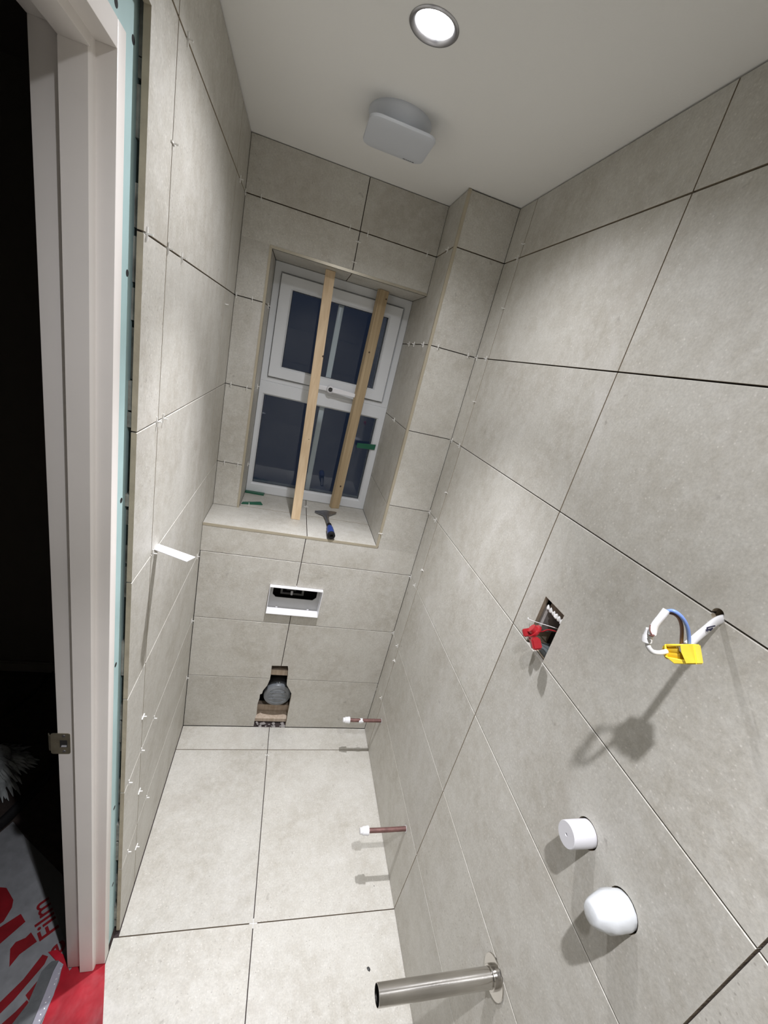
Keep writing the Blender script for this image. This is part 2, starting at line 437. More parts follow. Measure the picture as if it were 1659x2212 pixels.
# column side and right reveal (one plane)
bm, lay = new_wall()
zz = [ZS] + Z[:4][::-1] + [H - .002]
tiles(bm, lay, 'x', XC, 1, [(.009, D1, a, b_) for (_, _, a, b_) in grid([0, 1], zz)])
tiles(bm, lay, 'x', XC, 1, [(D1, YW + .03, a, min(b_, ZT)) for (_, _, a, b_) in grid([0, 1], zz[:-1])])
box(bm, XC + TT + .0003, XC + .012, .012, YW + .06, ZS, H, 2)
struct('wall_column', bm, TM)
# left reveal, head reveal
bm, lay = new_wall()
tiles(bm, lay, 'x', XL, -1, [(D1 + .0, YW + .03, a, b_) for (_, _, a, b_) in grid([0, 1], [ZS, Z[3], Z[2], Z[1], ZT])])
box(bm, XL - .03, XL - TT - .0004, D1 + .012, YW + .06, ZS, ZT, 2)
struct('wall_reveal_left', bm, TM)
bm, lay = new_wall()
tiles(bm, lay, 'z', ZT, 1, [(XL + .001, JX - g, D1 + .002, YW + .03), (JX + g, XC - .001, D1 + .002, YW + .03)])
box(bm, XL - .02, XC + .02, D1 + .012, YW + .06, ZT + TT + .0004, ZT + .02, 2)
struct('wall_reveal_head', bm, TM)
# sill
bm, lay = new_wall()
YJ = .212
tiles(bm, lay, 'z', ZS, -1, [(.0015, JX + .003 - g, .0012, YJ - g), (JX + .003 + g, XC - .001, .0012, YJ - g), (XL + .001, JX + .003 - g, YJ + g, YW + .03), (JX + .003 + g, XC - .001, YJ + g, YW + .03)])
box(bm, -.002, XC, .012, YW + .06, ZS - .03, ZS - TT - .0004, 2)
struct('wall_sill', bm, TM)
# trims: the pale edges framing the opening
bm = bmesh.new(); box(bm, 0.001, XC + .008, -.0012, .0012, ZB + .0005, ZS + .0004, bev=.0004); struct('trim_1', bm, M['trim'])
bm = bmesh.new(); box(bm, XC - .0006, XC + .0092, -.0012, .009, ZS, H - .002, bev=.0004); struct('trim_2', bm, M['trim'])
bm = bmesh.new(); prism(bm, [(XL, D1 - .0012, ZS), (XL, D1 - .0012, ZT), (XL - .009, D1 - .0012, ZT + .009), (XL - .009, D1 - .0012, ZS)], (0, .009, 0)); struct('trim_3', bm, M['trim'])
bm = bmesh.new(); prism(bm, [(XL, D1 - .0012, ZT), (XC - .001, D1 - .0012, ZT), (XC - .001, D1 - .0012, ZT + .009), (XL - .009, D1 - .0012, ZT + .009)], (0, .009, 0)); struct('trim_4', bm, flat('head_edge_metal', (.55, .51, .42), .25, metal=.8))

# floor
bm, lay = new_wall()
tiles(bm, lay, 'z', 0, -1, grid([0.001, JX, W + .008], [-.7184, -.1186, 0.0]) + grid([-.012, JX, W + .008], [YB, -1.318, -.7184]))
box(bm, -.10, W + .08, YB, .33, -.03, -TT - .0004, 2)
struct('floor', bm, TM)
# ceiling
bm = bmesh.new(); box(bm, -.03, W + .05, YB - .05, YW + .1, H, H + .03)
ce = struct('ceiling', bm, M['ceiling'])
cs = []
for (lx, ly) in LAMPS:
    c = bmesh.new(); cyl_bm(c, (lx, ly, H - .02), (lx, ly, H + .022), .0395, 40); cs.append(c)
cut(ce, cs)
# wall behind the camera
bm, lay = new_wall()
tiles(bm, lay, 'y', YB, -1, grid([0, JX, W], rows)); box(bm, -.02, W + .02, YB - .03, YB - TT - .0004, 0, H, 2)
struct('wall_front', bm, TM)
# partition body between bathroom and hall, outer shell behind everything
bm = bmesh.new()
box(bm, XJ + .001, -.0295, YD0 + .026, .40, 0, H); box(bm, XJ + .001, -.0295, YB, YD1 - .026, 0, H); box(bm, XJ + .001, -.0295, YD1 - .026, YD0 + .026, 1.990, H)
struct('wall_partition', bm, M['hallw'])

# ------------------------------------------------------------------ door lining
door = bpy.data.objects.new('door_1', None); COL.objects.link(door); door['kind'] = 'structure'; door.location = (-.05, YD0, 0)
ZH = 1.9605
def dpart(name, fn, mat=M['paint']):
    b2 = bmesh.new(); fn(b2); return obj(name, b2, mat, door, True)
dpart('door_jamb', lambda b: box(b, XJ, -.011, YD0, YD0 + .025, .006, ZH + .028, bev=.0015))
dpart('door_jamb', lambda b: box(b, XJ, -.011, YD1 - .025, YD1, .006, ZH + .028, bev=.0015))
dpart('door_head', lambda b: box(b, XJ, -.011, YD1, YD0, ZH, ZH + .028, bev=.0015))
def stop_side(b):
    # rounded nose towards the room
    poly = [(-.0335, YD0 + .001), (-.0337, YD0 - .006), (-.0346, YD0 - .0100), (-.0365, YD0 - .012), (-.0664, YD0 - .012), (-.0664, YD0 + .001)]
    prism(b, [(x, y, .006) for x, y in poly], (0, 0, ZH - .006))
dpart('door_stop', stop_side)
dpart('door_stop', lambda b: box(b, -.0664, -.0335, YD1 + .012, YD0 - .012, ZH - .012, ZH + .001, bev=.001))
# strike plate
def strike(b):
    y = YD0 - .0012
    pl = rounded(-.0955, .8465, .034, .056, .004, 3)
    prism(b, [(x, y, z_) for x, z_ in pl], (0, .0014, 0))
    pl = [(-.1105, YD0 - .0012), (-.1165, YD0 + .0005), (-.1200, YD0 + .006), (-.1185, YD0 + .0065), (-.1150, YD0 + .0020), (-.1105, YD0 + .0002)]
    prism(b, [(x, y_, .826) for x, y_ in pl], (0, 0, .041))
sp = dpart('strike_plate', strike, M['brass'])
b2 = bmesh.new(); box(b2, -.0965, -.0835, YD0 - .0016, YD0 - .0009, .8375, .8565); obj('latch_hole', b2, M['black'], sp)
b2 = bmesh.new(); prism(b2, [(-.0945, YD0 - .002, .8385), (-.0845, YD0 - .002, .8385), (-.0845, YD0 - .0014, .846), (-.0925, YD0 - .0014, .846)], (0, .0003, 0)); obj('latch_lip', b2, M['stud'], sp)
for zz_ in (.868, .826):
    b2 = bmesh.new(); lathe(b2, (-.0895, YD0 - .0012, zz_), (0, -1, 0), [(0, .003), (.0006, .0028), (.0008, 0)], 12); obj('screw', b2, M['steel'], sp, True)

# ------------------------------------------------------------------ window
win = bpy.data.objects.new('window_1', None); COL.objects.link(win); win['kind'] = 'structure'; win.location = (JX, YW, ZS)
def wpart(name, bm_, mat, par=None, smooth=False): return obj(name, bm_, mat, par or win, smooth)
def frame_bm(x0, x1, z0, z1, wl, wr_, wb_, wt, y0, y1, ch=.006):
    """picture frame with a chamfered inner edge"""
    b = bmesh.new()
    def rect(a, y): return [b.verts.new((a[0], y, a[2])), b.verts.new((a[1], y, a[2])), b.verts.new((a[1], y, a[3])), b.verts.new((a[0], y, a[3]))]
    o0 = (x0, x1, z0, z1); i0 = (x0 + wl, x1 - wr_, z0 + wb_, z1 - wt)
    i1 = (i0[0] + ch, i0[1] - ch, i0[2] + ch, i0[3] - ch)
    R = [rect(o0, y1), rect(o0, y0 + .002), rect((x0 + .002, x1 - .002, z0 + .002, z1 - .002), y0), rect(i0, y0), rect(i1, y0 + ch * 1.4), rect(i1, y1)]
    for a, c in zip(R, R[1:] + R[:1]):
        for i in range(4):
            b.faces.new((a[i], a[(i + 1) % 4], c[(i + 1) % 4], c[i]))
    return b
# outer frame: two lights with a transom
x0, x1, z0, z1 = XL + .001, XC - .0005, ZS + .001, ZT - .001
lg = (.1272, .6294, 1.0560, 1.4565)      # lower glass
wpart('window_frame', frame_bm(x0, x1, z0, 1.513, lg[0] - x0 - .006, x1 - lg[1] - .006, lg[2] - z0 - .006, 1.513 - lg[3] - .006, YW, YW + .06), M['upvc'])
wpart('window_frame', frame_bm(x0, x1, 1.513, z1, .026, .026, .018, .032, YW, YW + .06), M['upvc'])
sx = (.1330, .6300, 1.5365, 1.9240)
ug = (.1815, .5785, 1.5825, 1.8760)
sash = wpart('sash', frame_bm(sx[0], sx[1], sx[2], sx[3], ug[0] - sx[0] - .006, sx[1] - ug[1] - .006, ug[2] - sx[2] - .006, sx[3] - ug[3] - .006, YW - .014, YW + .045), M['upvc'])
b2 = bmesh.new()
for (a, b_, c_, d_) in ((sx[0] - .0016, sx[0], sx[2] - .0016, sx[3] + .0016), (sx[1], sx[1] + .0016, sx[2] - .0016, sx[3] + .0016), (sx[0], sx[1], sx[2] - .0016, sx[2]), (sx[0], sx[1], sx[3], sx[3] + .0016)):
    box(b2, a, b_, YW - .0016, YW - .0002, c_, d_)
wpart('sash_gasket', b2, M['darkp'])
for nm, gl, yy, par in (('pane', ug, YW + .012, sash), ('pane', lg, YW + .022, None)):
    b2 = bmesh.new(); box(b2, gl[0] - .003, gl[1] + .003, yy, yy + .004, gl[2] - .003, gl[3] + .003)
    p_ = wpart(nm, b2, M['glass'], par)
    b2 = bmesh.new(); xb = (gl[0] + gl[1]) / 2; box(b2, xb - .0115, xb + .0115, yy + .007, yy + .015, gl[2] - .002, gl[3] + .002, bev=.002)
    wpart('glazing_bar', b2, M['upvc'], par, True)
    b2 = bmesh.new()
    for (a, b_, c_, d_) in ((gl[0] - .001, gl[0] + .0015, gl[2], gl[3]), (gl[1] - .0015, gl[1] + .001, gl[2], gl[3]), (gl[0], gl[1], gl[2] - .001, gl[2] + .0015), (gl[0], gl[1], gl[3] - .0015, gl[3] + .001)):
        box(b2, a, b_, yy - .0015, yy - .0002, c_, d_)
    wpart('glass_gasket', b2, M['black'], par)
# handle on the sash's bottom rail
hub = on('y', YW - .034, 714, 841)
b2 = bmesh.new()
box(b2, hub.x - .052, hub.x + .03, YW - .022, YW - .014, hub.z - .008 - .004, hub.z + .012 - .004, bev=.003)
hb = wpart('window_handle', b2, M['plastic'], None, True)
b2 = bmesh.new(); lathe(b2, (hub.x, YW - .016, hub.z - .002), (0, -1, 0), [(0, .017), (.014, .0165), (.019, .014), (.021, .010), (.018, .009), (.012, .009)], 28)
obj('handle_hub', b2, M['plastic'], hb, True)
b2 = bmesh.new(); lathe(b2, (hub.x, YW - .020, hub.z - .002), (0, -1, 0), [(0, .0092), (.010, .0092), (.010, .006), (.013, .005), (.0135, 0)], 20)
obj('handle_button', b2, M['darkp'], hb, True)
b2 = bmesh.new()
prism(b2, [(hub.x + .008, YW - .038, hub.z + .010), (hub.x + .060, YW - .044, hub.z + .008), (hub.x + .118, YW - .044, hub.z + .004), (hub.x + .118, YW - .044, hub.z - .012), (hub.x + .060, YW - .044, hub.z - .010), (hub.x + .008, YW - .038, hub.z - .013)], (0, .010, 0))
bmesh.ops.bevel(b2, geom=list(b2.edges), offset=.0025, segments=2, affect='EDGES')
obj('handle_lever', b2, M['plastic'], hb, True)

# ------------------------------------------------------------------ ceiling lamps and extractor
def downlight(lx, ly, label, pw, sw):
    t = empty('downlight', (lx, ly, H), label, 'downlight')
    b2 = bmesh.new(); lathe(b2, (lx, ly, H + .001), (0, 0, -1), [(0, .0385), (0, .0445), (.0022, .0445), (.0040, .0425), (.0042, .0400), (.0012, .0350), (-.006, .0310), (-.012, .0300), (-.012, .0385), (0, .0385)], 48)
    obj('bezel', b2, M['bezel'], t, True)
    b2 = bmesh.new(); lathe(b2, (lx, ly, H - .0002), (0, 0, -1), [(-.010, 0), (-.010, .0295), (-.004, .0290), (.0015, .024), (.0050, .014), (.0062, 0)], 40)
    obj('lens', b2, M['lens'], t, True)
    ld = bpy.data.lights.new('lamp_light', 'SPOT'); ld.spot_size = math.radians(152); ld.spot_blend = 0.7; ld.shadow_soft_size = .014; ld.energy = pw; ld.color = LAMP_COL
    l2 = bpy.data.lights.new('lamp_core', 'SPOT'); l2.spot_size = math.radians(76); l2.spot_blend = 1.0; l2.shadow_soft_size = .014; l2.energy = sw; l2.color = LAMP_COL
    o2 = bpy.data.objects.new('lamp_core', l2); COL.objects.link(o2); o2.parent = t; o2.location = (0, 0, -.022)
    lo = bpy.data.objects.new('lamp_light', ld); COL.objects.link(lo); lo.parent = t; lo.location = (0, 0, -.022)
    return t
downlight(*LAMPS[0], 'lit round recessed downlight with silver bezel in the white ceiling', LAMP_W[0], CORE_W[0])
downlight(*LAMPS[1], 'lit round recessed downlight behind the camera, nearer the rear wall', LAMP_W[1], CORE_W[1])

fx, fy = .392, -.205
t = empty('extractor_fan', (fx, fy, H), 'pale grey square-fronted extractor fan mounted on the ceiling', 'extractor fan')
b2 = bmesh.new(); lathe(b2, (fx, fy, H + .001), (0, 0, -1), [(0, 0), (0, .078), (.004, .079), (.012, .076), (.030, .066), (.041, .060), (.041, 0)], 56)
obj('fan_body', b2, M['fan'], t, True)
b2 = bmesh.new()
outl = rounded(.3955, -.2135, .163, .158, .026, 8)
lv = []
for dz, sc_ in ((-.040, .94), (-.0425, 1), (-.0455, 1), (-.0480, .985), (-.0495, .93), (-.051, .6)):
    lv.append([b2.verts.new((.3955 + (x - .3955) * sc_, -.2135 + (y + .2135) * sc_, H + dz)) for x, y in outl])
for a, c_ in zip(lv, lv[1:]):
    for i in range(len(a)): b2.faces.new((a[i], a[(i + 1) % len(a)], c_[(i + 1) % len(a)], c_[i]))
b2.faces.new(lv[0]); b2.faces.new(lv[-1])
obj('fan_cover', b2, M['fan'], t, True)
b2 = bmesh.new()
zc = H - .0498
for (a, l_) in ((0, .007), (.0085, .003), (.013, .0045), (.019, .004), (.0245, .006)):
    box(b2, .425 + a, .425 + a + l_, -.1475, -.1455, zc - .0006, zc + .0004)
obj('maker_mark', b2, M['darkp'], t)

# ------------------------------------------------------------------ battens and things on the sill
def batten(name, foot, top, w_, t_, mat, label, knots, ang=0):
    foot, top = Vector(foot), Vector(top); d = (top - foot)
    b2 = bmesh.new()
    # ends stay level so that it stands flat on sill and under the head
    A = [(-w_ / 2, 0), (w_ / 2, 0), (w_ / 2, t_), (-w_ / 2, t_)]
    ca, sa = math.cos(ang), math.sin(ang)
    A = [(x * ca - y * sa, x * sa + y * ca) for x, y in A]
    lo = [b2.verts.new(foot + Vector((x, y, 0))) for x, y in A]; hi = [b2.verts.new(top + Vector((x, y, 0))) for x, y in A]
    b2.faces.new(lo); b2.faces.new(hi)
    for i in range(4): b2.faces.new((lo[i], lo[(i + 1) % 4], hi[(i + 1) % 4], hi[i]))
    bmesh.ops.bevel(b2, geom=list(b2.edges), offset=.0008, segments=1, affect='EDGES')
    o = obj(name, b2, mat); origin_to(o, foot); tag(o, label, 'timber batten', 'pine battens wedged in the window opening')
    for (tt, sx_, r) in knots:
        c_ = foot + d * tt + Vector((sx_ * ca, sx_ * sa, 0))
        k = bmesh.new(); lathe(k, c_ + Vector((0, -.0004, 0)), (0, -1, 0), [(0, 0), (0, r), (.0004, r * .8), (.0004, 0)], 10, wob=.4, seed=int(tt * 99))
        obj('knot', k, M['knot'], o)
    return o
batten('wooden_batten', (.3348, .1480, ZS + .0004), (.3075, .2600, ZT - .0006), .036, .024, M['pine'],
       'smooth pale pine batten standing forward on the sill, left of the other', [(.69, .0165, .0035), (.355, .008, .0016)])
batten('wooden_batten', (.5190, .3500, ZS + .0004), (.5300, .3350, ZT - .0006), .040, .026, M['pine2'],
       'rough darker pine batten close to the window frame, right of the other', [(.75, -.008, .0038), (.12, .002, .0045), (.97, .013, .003)], ang=.30)

# scraper: broad blade, grey shank, blue handle overhanging the sill edge
q = empty('scraper', (.470, .12, ZS), 'blue-handled steel scraper lying on the window sill, handle over the edge', 'scraper')
zb = ZS + .003
Bl = [on('z', zb, 680, 1104), on('z', zb, 704, 1103), on('z', zb, 727, 1107), on('z', zb, 726, 1110), on('z', zb + .003, 712, 1114), on('z', zb + .006, 709, 1121), on('z', zb + .006, 702, 1121), on('z', zb + .003, 698, 1114), on('z', zb, 680, 1107)]
b2 = bmesh.new(); prism(b2, Bl, (0, 0, .0025)); obj('blade', b2, M['steel'], q)
s0 = on('z', ZS + .0095, 705, 1116); s1 = on('z', ZS + .020, 711, 1134)
b2 = bmesh.new(); tube(b2, [s0, (s0 + s1) / 2, s1], [.0095, .0075, .0065], 12, flat_=.55, up=(1, 0, 0)); obj('shank', b2, M['steel'], q, True)
h1 = on('z', ZS + .0200, 716, 1158)
d_ = (h1 - s1)
b2 = bmesh.new(); tube(b2, [s1 - d_ * .02, s1 + d_ * .12, s1 + d_ * .2], [.0095, .0105, .010], 20); obj('ferrule', b2, M['rubber'], q, True)
b2 = bmesh.new(); tube(b2, [s1 + d_ * .2, s1 + d_ * .35, s1 + d_ * .6, s1 + d_ * .88], [.0105, .0135, .0145, .0150], 20); obj('handle', b2, M['blue'], q, True)
b2 = bmesh.new(); lathe(b2, s1 + d_ * .88, d_, [(0, .0135), (0, .0154), (.010, .0152), (.013, .0130), (.013, .0065), (.004, .0055), (.004, 0)], 24); obj('end_cap', b2, M['rubber'], q, True)

def packer(pts, th, label, upv=(0, 0, 1)):
    b2 = bmesh.new(); prism(b2, pts, Vector(upv) * th); o = obj('plastic_packer', b2, M['green'])
    origin_to(o, sum((Vector(p) for p in pts), Vector()) / len(pts)); tag(o, label, 'plastic packer', 'green plastic packers round the window')
packer([on('z', ZS + .001, 524, 1085), on('z', ZS + .001, 563, 1085), on('z', ZS + .001, 567, 1091), on('z', ZS + .001, 521, 1088.5)], .003, 'green plastic packer lying flat on the sill, nearest the room')
a_, b3 = (.1055, .3790), (.1860, .3790)
packer([(XL + .002, .372, ZS + .0006), (.187, .368, ZS + .0006), (.189, .3925, ZS + .0006), (XL + .002, .3935, ZS + .0006)], .006, 'green plastic packer tucked under the window frame, far left')
packer([on('y', YW - .006, 772, 957), on('y', YW - .006, 812, 961), on('y', YW - .006, 809, 972), on('y', YW - .006, 770, 967)], .004, 'green plastic packer stuck on the right frame beside the lower pane', (0, 1, 0))

# ------------------------------------------------------------------ flush plate frame and soil connection in the back wall
q = empty('flush_plate_frame', (.3815, 0, .64), 'open white plastic flush plate housing set in the tiled back wall', 'flush plate frame')
fx0, fx1, fz0, fz1 = .2745, .4885, .6490, .7780
b2 = bmesh.new(); th = .0022
yf, yk = -.017, .030
for (a, b_, c_, d_) in ((fx0, fx0 + th, fz0, fz1), (fx1 - th, fx1, fz0, fz1), (fx0 + th, fx1 - th, fz0, fz0 + th), (fx0 + th, fx1 - th, fz1 - th, fz1)):
    box(b2, a, b_, yf, yk + .02, c_, d_)
obj('housing', b2, M['plastic'], q)
b2 = bmesh.new()
zo = .7010
box(b2, fx0 + th, fx1 - th, yk, yk + .003, fz0 + th, zo)                       # grey back plate below the opening
box(b2, fx0 + th, fx0 + .016, yk, yk + .003, zo, fz1 - th); box(b2, fx1 - .016, fx1 - th, yk, yk + .003, zo, fz1 - th)
prism(b2, [(fx0 + .016, yk, zo), (fx0 + .030, yk, zo), (fx0 + .016, yk, zo + .014)], (0, .003, 0)); prism(b2, [(fx1 - .016, yk, zo), (fx1 - .030, yk, zo), (fx1 - .016, yk, zo + .014)], (0, .003, 0))
obj('back_plate', b2, flat('grey_white_plastic', (.42, .42, .41), .4, var=.05), q)
for bx in (fx0 + .013, fx1 - .013):
    b2 = bmesh.new(); lathe(b2, (bx, yk + .012, fz1 - .018), (0, -1, 0), [(0, .0088), (.014, .0088), (.014, .0052), (.004, .0050), (.004, 0)], 20); obj('screw_boss', b2, M['dplastic'], q, True)
for bx in (.315, .446):
    b2 = bmesh.new(); box(b2, bx - .004, bx + .004, yk - .003, yk + .001, fz0 + .0022, fz0 + .009); obj('clip', b2, M['plastic'], q)
b2 = bmesh.new()
for bx in (.3225, .4120): box(b2, bx, bx + .008, yk + .03, yk + .045, .700, .7755)
box(b2, .3225, .420, yk + .028, yk + .036, .7015, .7060); 
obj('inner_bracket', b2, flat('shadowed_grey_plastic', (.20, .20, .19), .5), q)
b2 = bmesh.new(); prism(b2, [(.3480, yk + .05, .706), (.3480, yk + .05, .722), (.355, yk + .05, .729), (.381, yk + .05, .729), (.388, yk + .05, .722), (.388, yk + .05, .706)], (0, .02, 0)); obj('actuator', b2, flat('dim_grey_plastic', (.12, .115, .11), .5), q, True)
b2 = bmesh.new(); tube(b2, [(.3690, yk + .022, .7055), (.3690, yk + .022, .716), (.3690, yk + .026, .7185)], .0052, 14); obj('push_rod', b2, M['dplastic'], q, True)
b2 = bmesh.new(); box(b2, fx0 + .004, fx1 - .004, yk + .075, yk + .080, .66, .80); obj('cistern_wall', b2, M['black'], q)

q = empty('soil_pipe', (.389, .12, .182), 'grey capped soil pipe inside the cut hole near the floor', 'soil pipe')
b2 = bmesh.new(); lathe(b2, (.389, .24, .182), (0, -1, 0), [(0, .055), (.19, .055), (.19, .0), ], 40); obj('pipe', b2, M['darkp'], q, True)
b2 = bmesh.new(); lathe(b2, (.389, .052, .168), (0, -1, 0), [(0, .055), (0, .0625), (.018, .0635), (.024, .0600), (.027, .050), (.028, .044), (.026, .042), (.029, .028), (.0275, .026), (.0300, .010), (.0300, 0)], 48, wob=.012, seed=4)
obj('end_cap', b2, M['greyp'], q, True)
b2 = bmesh.new(); prism(b2, [(.380, .034, .227), (.397, .034, .227), (.389, .034, .244)], (0, .004, 0))
obj('cap_tab', b2, M['greyp'], q)
for zz_ in (.150, .168, .188):
    b2 = bmesh.new(); box(b2, .352, .425, .0215, .0235, zz_, zz_ + .003, bev=.0008); obj('cap_rib', b2, M['greyp'], q)
for (x0_, x1_, y0_, y1_, za, zb_, lab) in ((.20, .56, .028, .066, .288, .318, 'timber rail behind the top of the cut soil pipe hole'),
                                       (.20, .56, .030, .075, .0005, .021, 'pale timber sole plate at floor level inside the cut hole'),
                                       (.20, .56, .0765, .10, .0005, .058, 'shaded timber plate behind the pale sole plate in the cut hole')):
    b2 = bmesh.new(); box(b2, x0_, x1_, y0_, y1_, za, zb_, bev=.001)
    o = obj('timber_rail', b2, M['timber']); origin_to(o, (.38, y0_, za)); tag(o, lab, 'timber', 'stud timbers inside the boxing')
b2 = bmesh.new()
rnd = random.Random(5)
for k in range(16):
    x = rnd.uniform(.315, .445); r = rnd.uniform(.002, .006)
    lathe(b2, (x, rnd.uniform(.002, .024), -.001), (0, 0, 1), [(0, r * 1.6), (r * .5, r), (r * .8, 0)], 7, wob=.6, seed=k)
o = obj('mortar_debris', b2, M['cavity']); tag(o, 'crumbs of mortar at the floor line of the cut hole', 'debris', kind='stuff')

# ------------------------------------------------------------------ pipes and stubs on the right wall
def cu_pipe(y, z, xe, label, blob):
    t = empty('copper_pipe', (W, y, z), label, 'copper pipe', 'capped copper pipes through the right wall')
    b2 = bmesh.new(); tube(b2, catmull([(W + .045, y, z), (W - .01, y, z), ((W + xe) / 2, y - .001, z + .0005), (xe + .012, y, z)], 5), .0076, 18); obj('pipe', b2, M['copper'], t, True)
    b2 = bmesh.new(); lathe(b2, (xe + .030, y, z), (-1, 0, 0), [(0, .0085), (0, .0135), (.003, .0142), (.006, .0142), (.008, .0130), (.020, .0128), (.0225, .0100), (.030, .0095), (.031, 0)], 24); obj('stop_end', b2, M['plastic'], t, True)
    b2 = bmesh.new(); lathe(b2, (W + .004, y, z), (-1, 0, 0), [(0, .0118), (.0045, .0118), (.0045, .0078)], 20); obj('sleeve', b2, M['dplastic'], t, True)
    if blob:
        b2 = bmesh.new()
        lathe(b2, (W - .082, y - .001, z - .002), (-1, 0, 0), [(0, .0082), (.006, .0105), (.012, .0098), (.022, .0081)], 14, wob=.3, seed=2)
        obj('tape', b2, M['plastic'], t, True)
cu_pipe(-.158, .2330, .671, 'white-capped copper pipe projecting near the back corner', True)
cu_pipe(-.615, .2498, .682, 'white-capped copper pipe projecting midway along the right wall', False)

t = empty('waste_pipe', (W, -1.0945, .5607), 'chrome waste pipe with round flange sticking out of the right wall', 'waste pipe')
y_, z_ = -1.0945, .5607
b2 = bmesh.new(); lathe(b2, (W + .02, y_, z_), (-1, 0, 0), [(0, 0), (0, .0174), (W + .02 - .5832, .0174), (W + .02 - .5830, .0162), (W + .02 - .5830 - .20, .0162), (W + .02 - .5830 - .20, 0)], 56)
obj('pipe', b2, M['chrome'], t, True)
b2 = bmesh.new(); lathe(b2, (.60, y_, z_), (-1, 0, 0), [(0, 0), (0, .0160), (.012, .0161)], 40); obj('pipe_bore', b2, M['black'], t)
b2 = bmesh.new(); lathe(b2, (W - .0004, y_, z_), (-1, 0, 0), [(0, .0176), (0, .0365), (.0015, .0370), (.0030, .0360), (.0034, .0215), (.0120, .0212), (.0130, .0200), (.0130, .0176)], 56)
obj('flange', b2, M['chrome'], t, True)

b2 = bmesh.new(); y_, z_ = -1.1002, 1.0428
lathe(b2, (W + .045, y_, z_), (-1, 0, 0), [(0, .0212), (.082, .0208), (.0872, .0204), (.0880, .0196), (.0880, .0026), (.0855, .0020), (.0855, 0)], 44)
o = obj('pipe_stub', b2, M['stub'], None, True); origin_to(o, (W, y_, z_)); tag(o, 'smooth white plastic cylinder stub projecting from right wall', 'pipe stub')
b2 = bmesh.new(); y_, z_ = -1.197, 1.026
lathe(b2, (W + .040, y_, z_), (-1, 0, 0), [(0, .022), (.038, .0240), (.046, .0258), (.052, .0264), (.066, .0262), (.074, .0250), (.082, .0225), (.092, .0185), (.099, .0150), (.1010, .0120), (.1015, 0)], 22, wob=.07, seed=9)
o = obj('pipe_stub', b2, M['wrap'], None, True); origin_to(o, (W, y_, z_)); tag(o, 'lumpy white plastic-wrapped stub, below the smooth cylinder stub', 'pipe stub')

# ------------------------------------------------------------------ socket hole with the red plug
hy0, hy1, hz0, hz1 = -.8530, -.7835, 1.1935, 1.3155
q = empty('wiring_recess', (W + .03, (hy0 + hy1) / 2, hz0), 'open rectangular wiring recess cut in right wall with filler along its top', 'wall recess')
b2 = bmesh.new(); box(b2, W + .010, W + .055, hy1 - .0135, hy1 - .0005, hz0 + .04, hz1 - .002); obj('plaster_side', b2, M['cavity'], q)
b2 = bmesh.new(); box(b2, W + .0100, W + .024, hy0 + .0012, hy1 - .0012, hz1 - .021, hz1 - .0008); obj('board_edge', b2, flat('brown_board_edge', (.20, .155, .12), .85, bump=.5, bscale=80, var=.3, vscale=60), q)
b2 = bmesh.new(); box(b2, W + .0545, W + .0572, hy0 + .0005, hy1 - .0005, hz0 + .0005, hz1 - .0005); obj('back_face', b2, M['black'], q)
b2 = bmesh.new(); box(b2, W + .012, W + .052, hy0 + .002, hy1 - .016, hz0 + .0005, hz0 + .012, bev=.004); obj('grey_grommet', b2, flat('grommet_grey', (.10, .115, .12), .4), q, True)
b2 = bmesh.new(); rnd = random.Random(8)
for k in range(6):
    y_ = hy1 - .012 - k * .0100; r = rnd.uniform(.0042, .0058)
    lathe(b2, (W + .0095, y_, hz1 - .0235), (-.15, rnd.uniform(-.3, .3), 1), [(-.003, 0), (-.002, r * .8), (.001, r), (.008, r * .45), (.0105, 0)], 10, wob=.35, seed=k)
box(b2, W + .0095, W + .016, hy0 + .0015, hy1 - .004, hz1 - .0262, hz1 - .0212, bev=.001)
obj('filler', b2, M['sealant'], q, True)
t = empty('electrical_plug', (.825, -.818, 1.235), 'glossy red plastic electrical plug hanging out of the wiring recess', 'electrical plug')
c0 = on('x', .822, 1147, 1372)
ax = Vector((-.45, .55, -.5)).normalized(); u, v = frame_of(ax)
b2 = bmesh.new(); lathe(b2, c0 - ax * .004 + Vector((.004, -.001, .008)), -Vector((.75, -.45, -.45)), [(0, 0), (0, .0165), (.003, .0175), (.006, .0165), (.006, .011), (.014, .0105), (.0145, 0)], 26)
obj('plug_rim', b2, M['red'], t, True)
def obox(b, c_, ux, uy, uz, sx_, sy_, sz_, bev=.0015):
    vs = box(b, -sx_ / 2, sx_ / 2, -sy_ / 2, sy_ / 2, -sz_ / 2, sz_ / 2)
    if bev:
        es = list({e for v_ in vs for e in v_.link_edges}); r_ = bmesh.ops.bevel(b, geom=es, offset=bev, segments=2, affect='EDGES')
        vs = list({v_ for f in r_['faces'] for v_ in f.verts} | {v_ for v_ in vs if v_.is_valid})
    mt = Matrix((ux, uy, uz)).transposed()
    for v_ in vs: v_.co = Vector(c_) + mt @ v_.co
    return vs
c1 = on('x', .812, 1157, 1390)
ux = Vector((.35, .75, -.5)).normalized(); uz = ux.cross(Vector((1, 0, .3))).normalized(); uy = uz.cross(ux).normalized()
b2 = bmesh.new(); obox(b2, c1, ux, uy, uz, .021, .019, .024, .003); obj('plug_body', b2, M['red'], t, True)
c2 = on('x', .816, 1139, 1366)
b2 = bmesh.new(); obox(b2, c2, uz, ux, uy, .017, .010, .020, .002); obox(b2, c2 + uz * .006 + uy * .003, ux, uy, uz, .012, .006, .020, .001); obj('plug_wing', b2, M['red'], t, True)
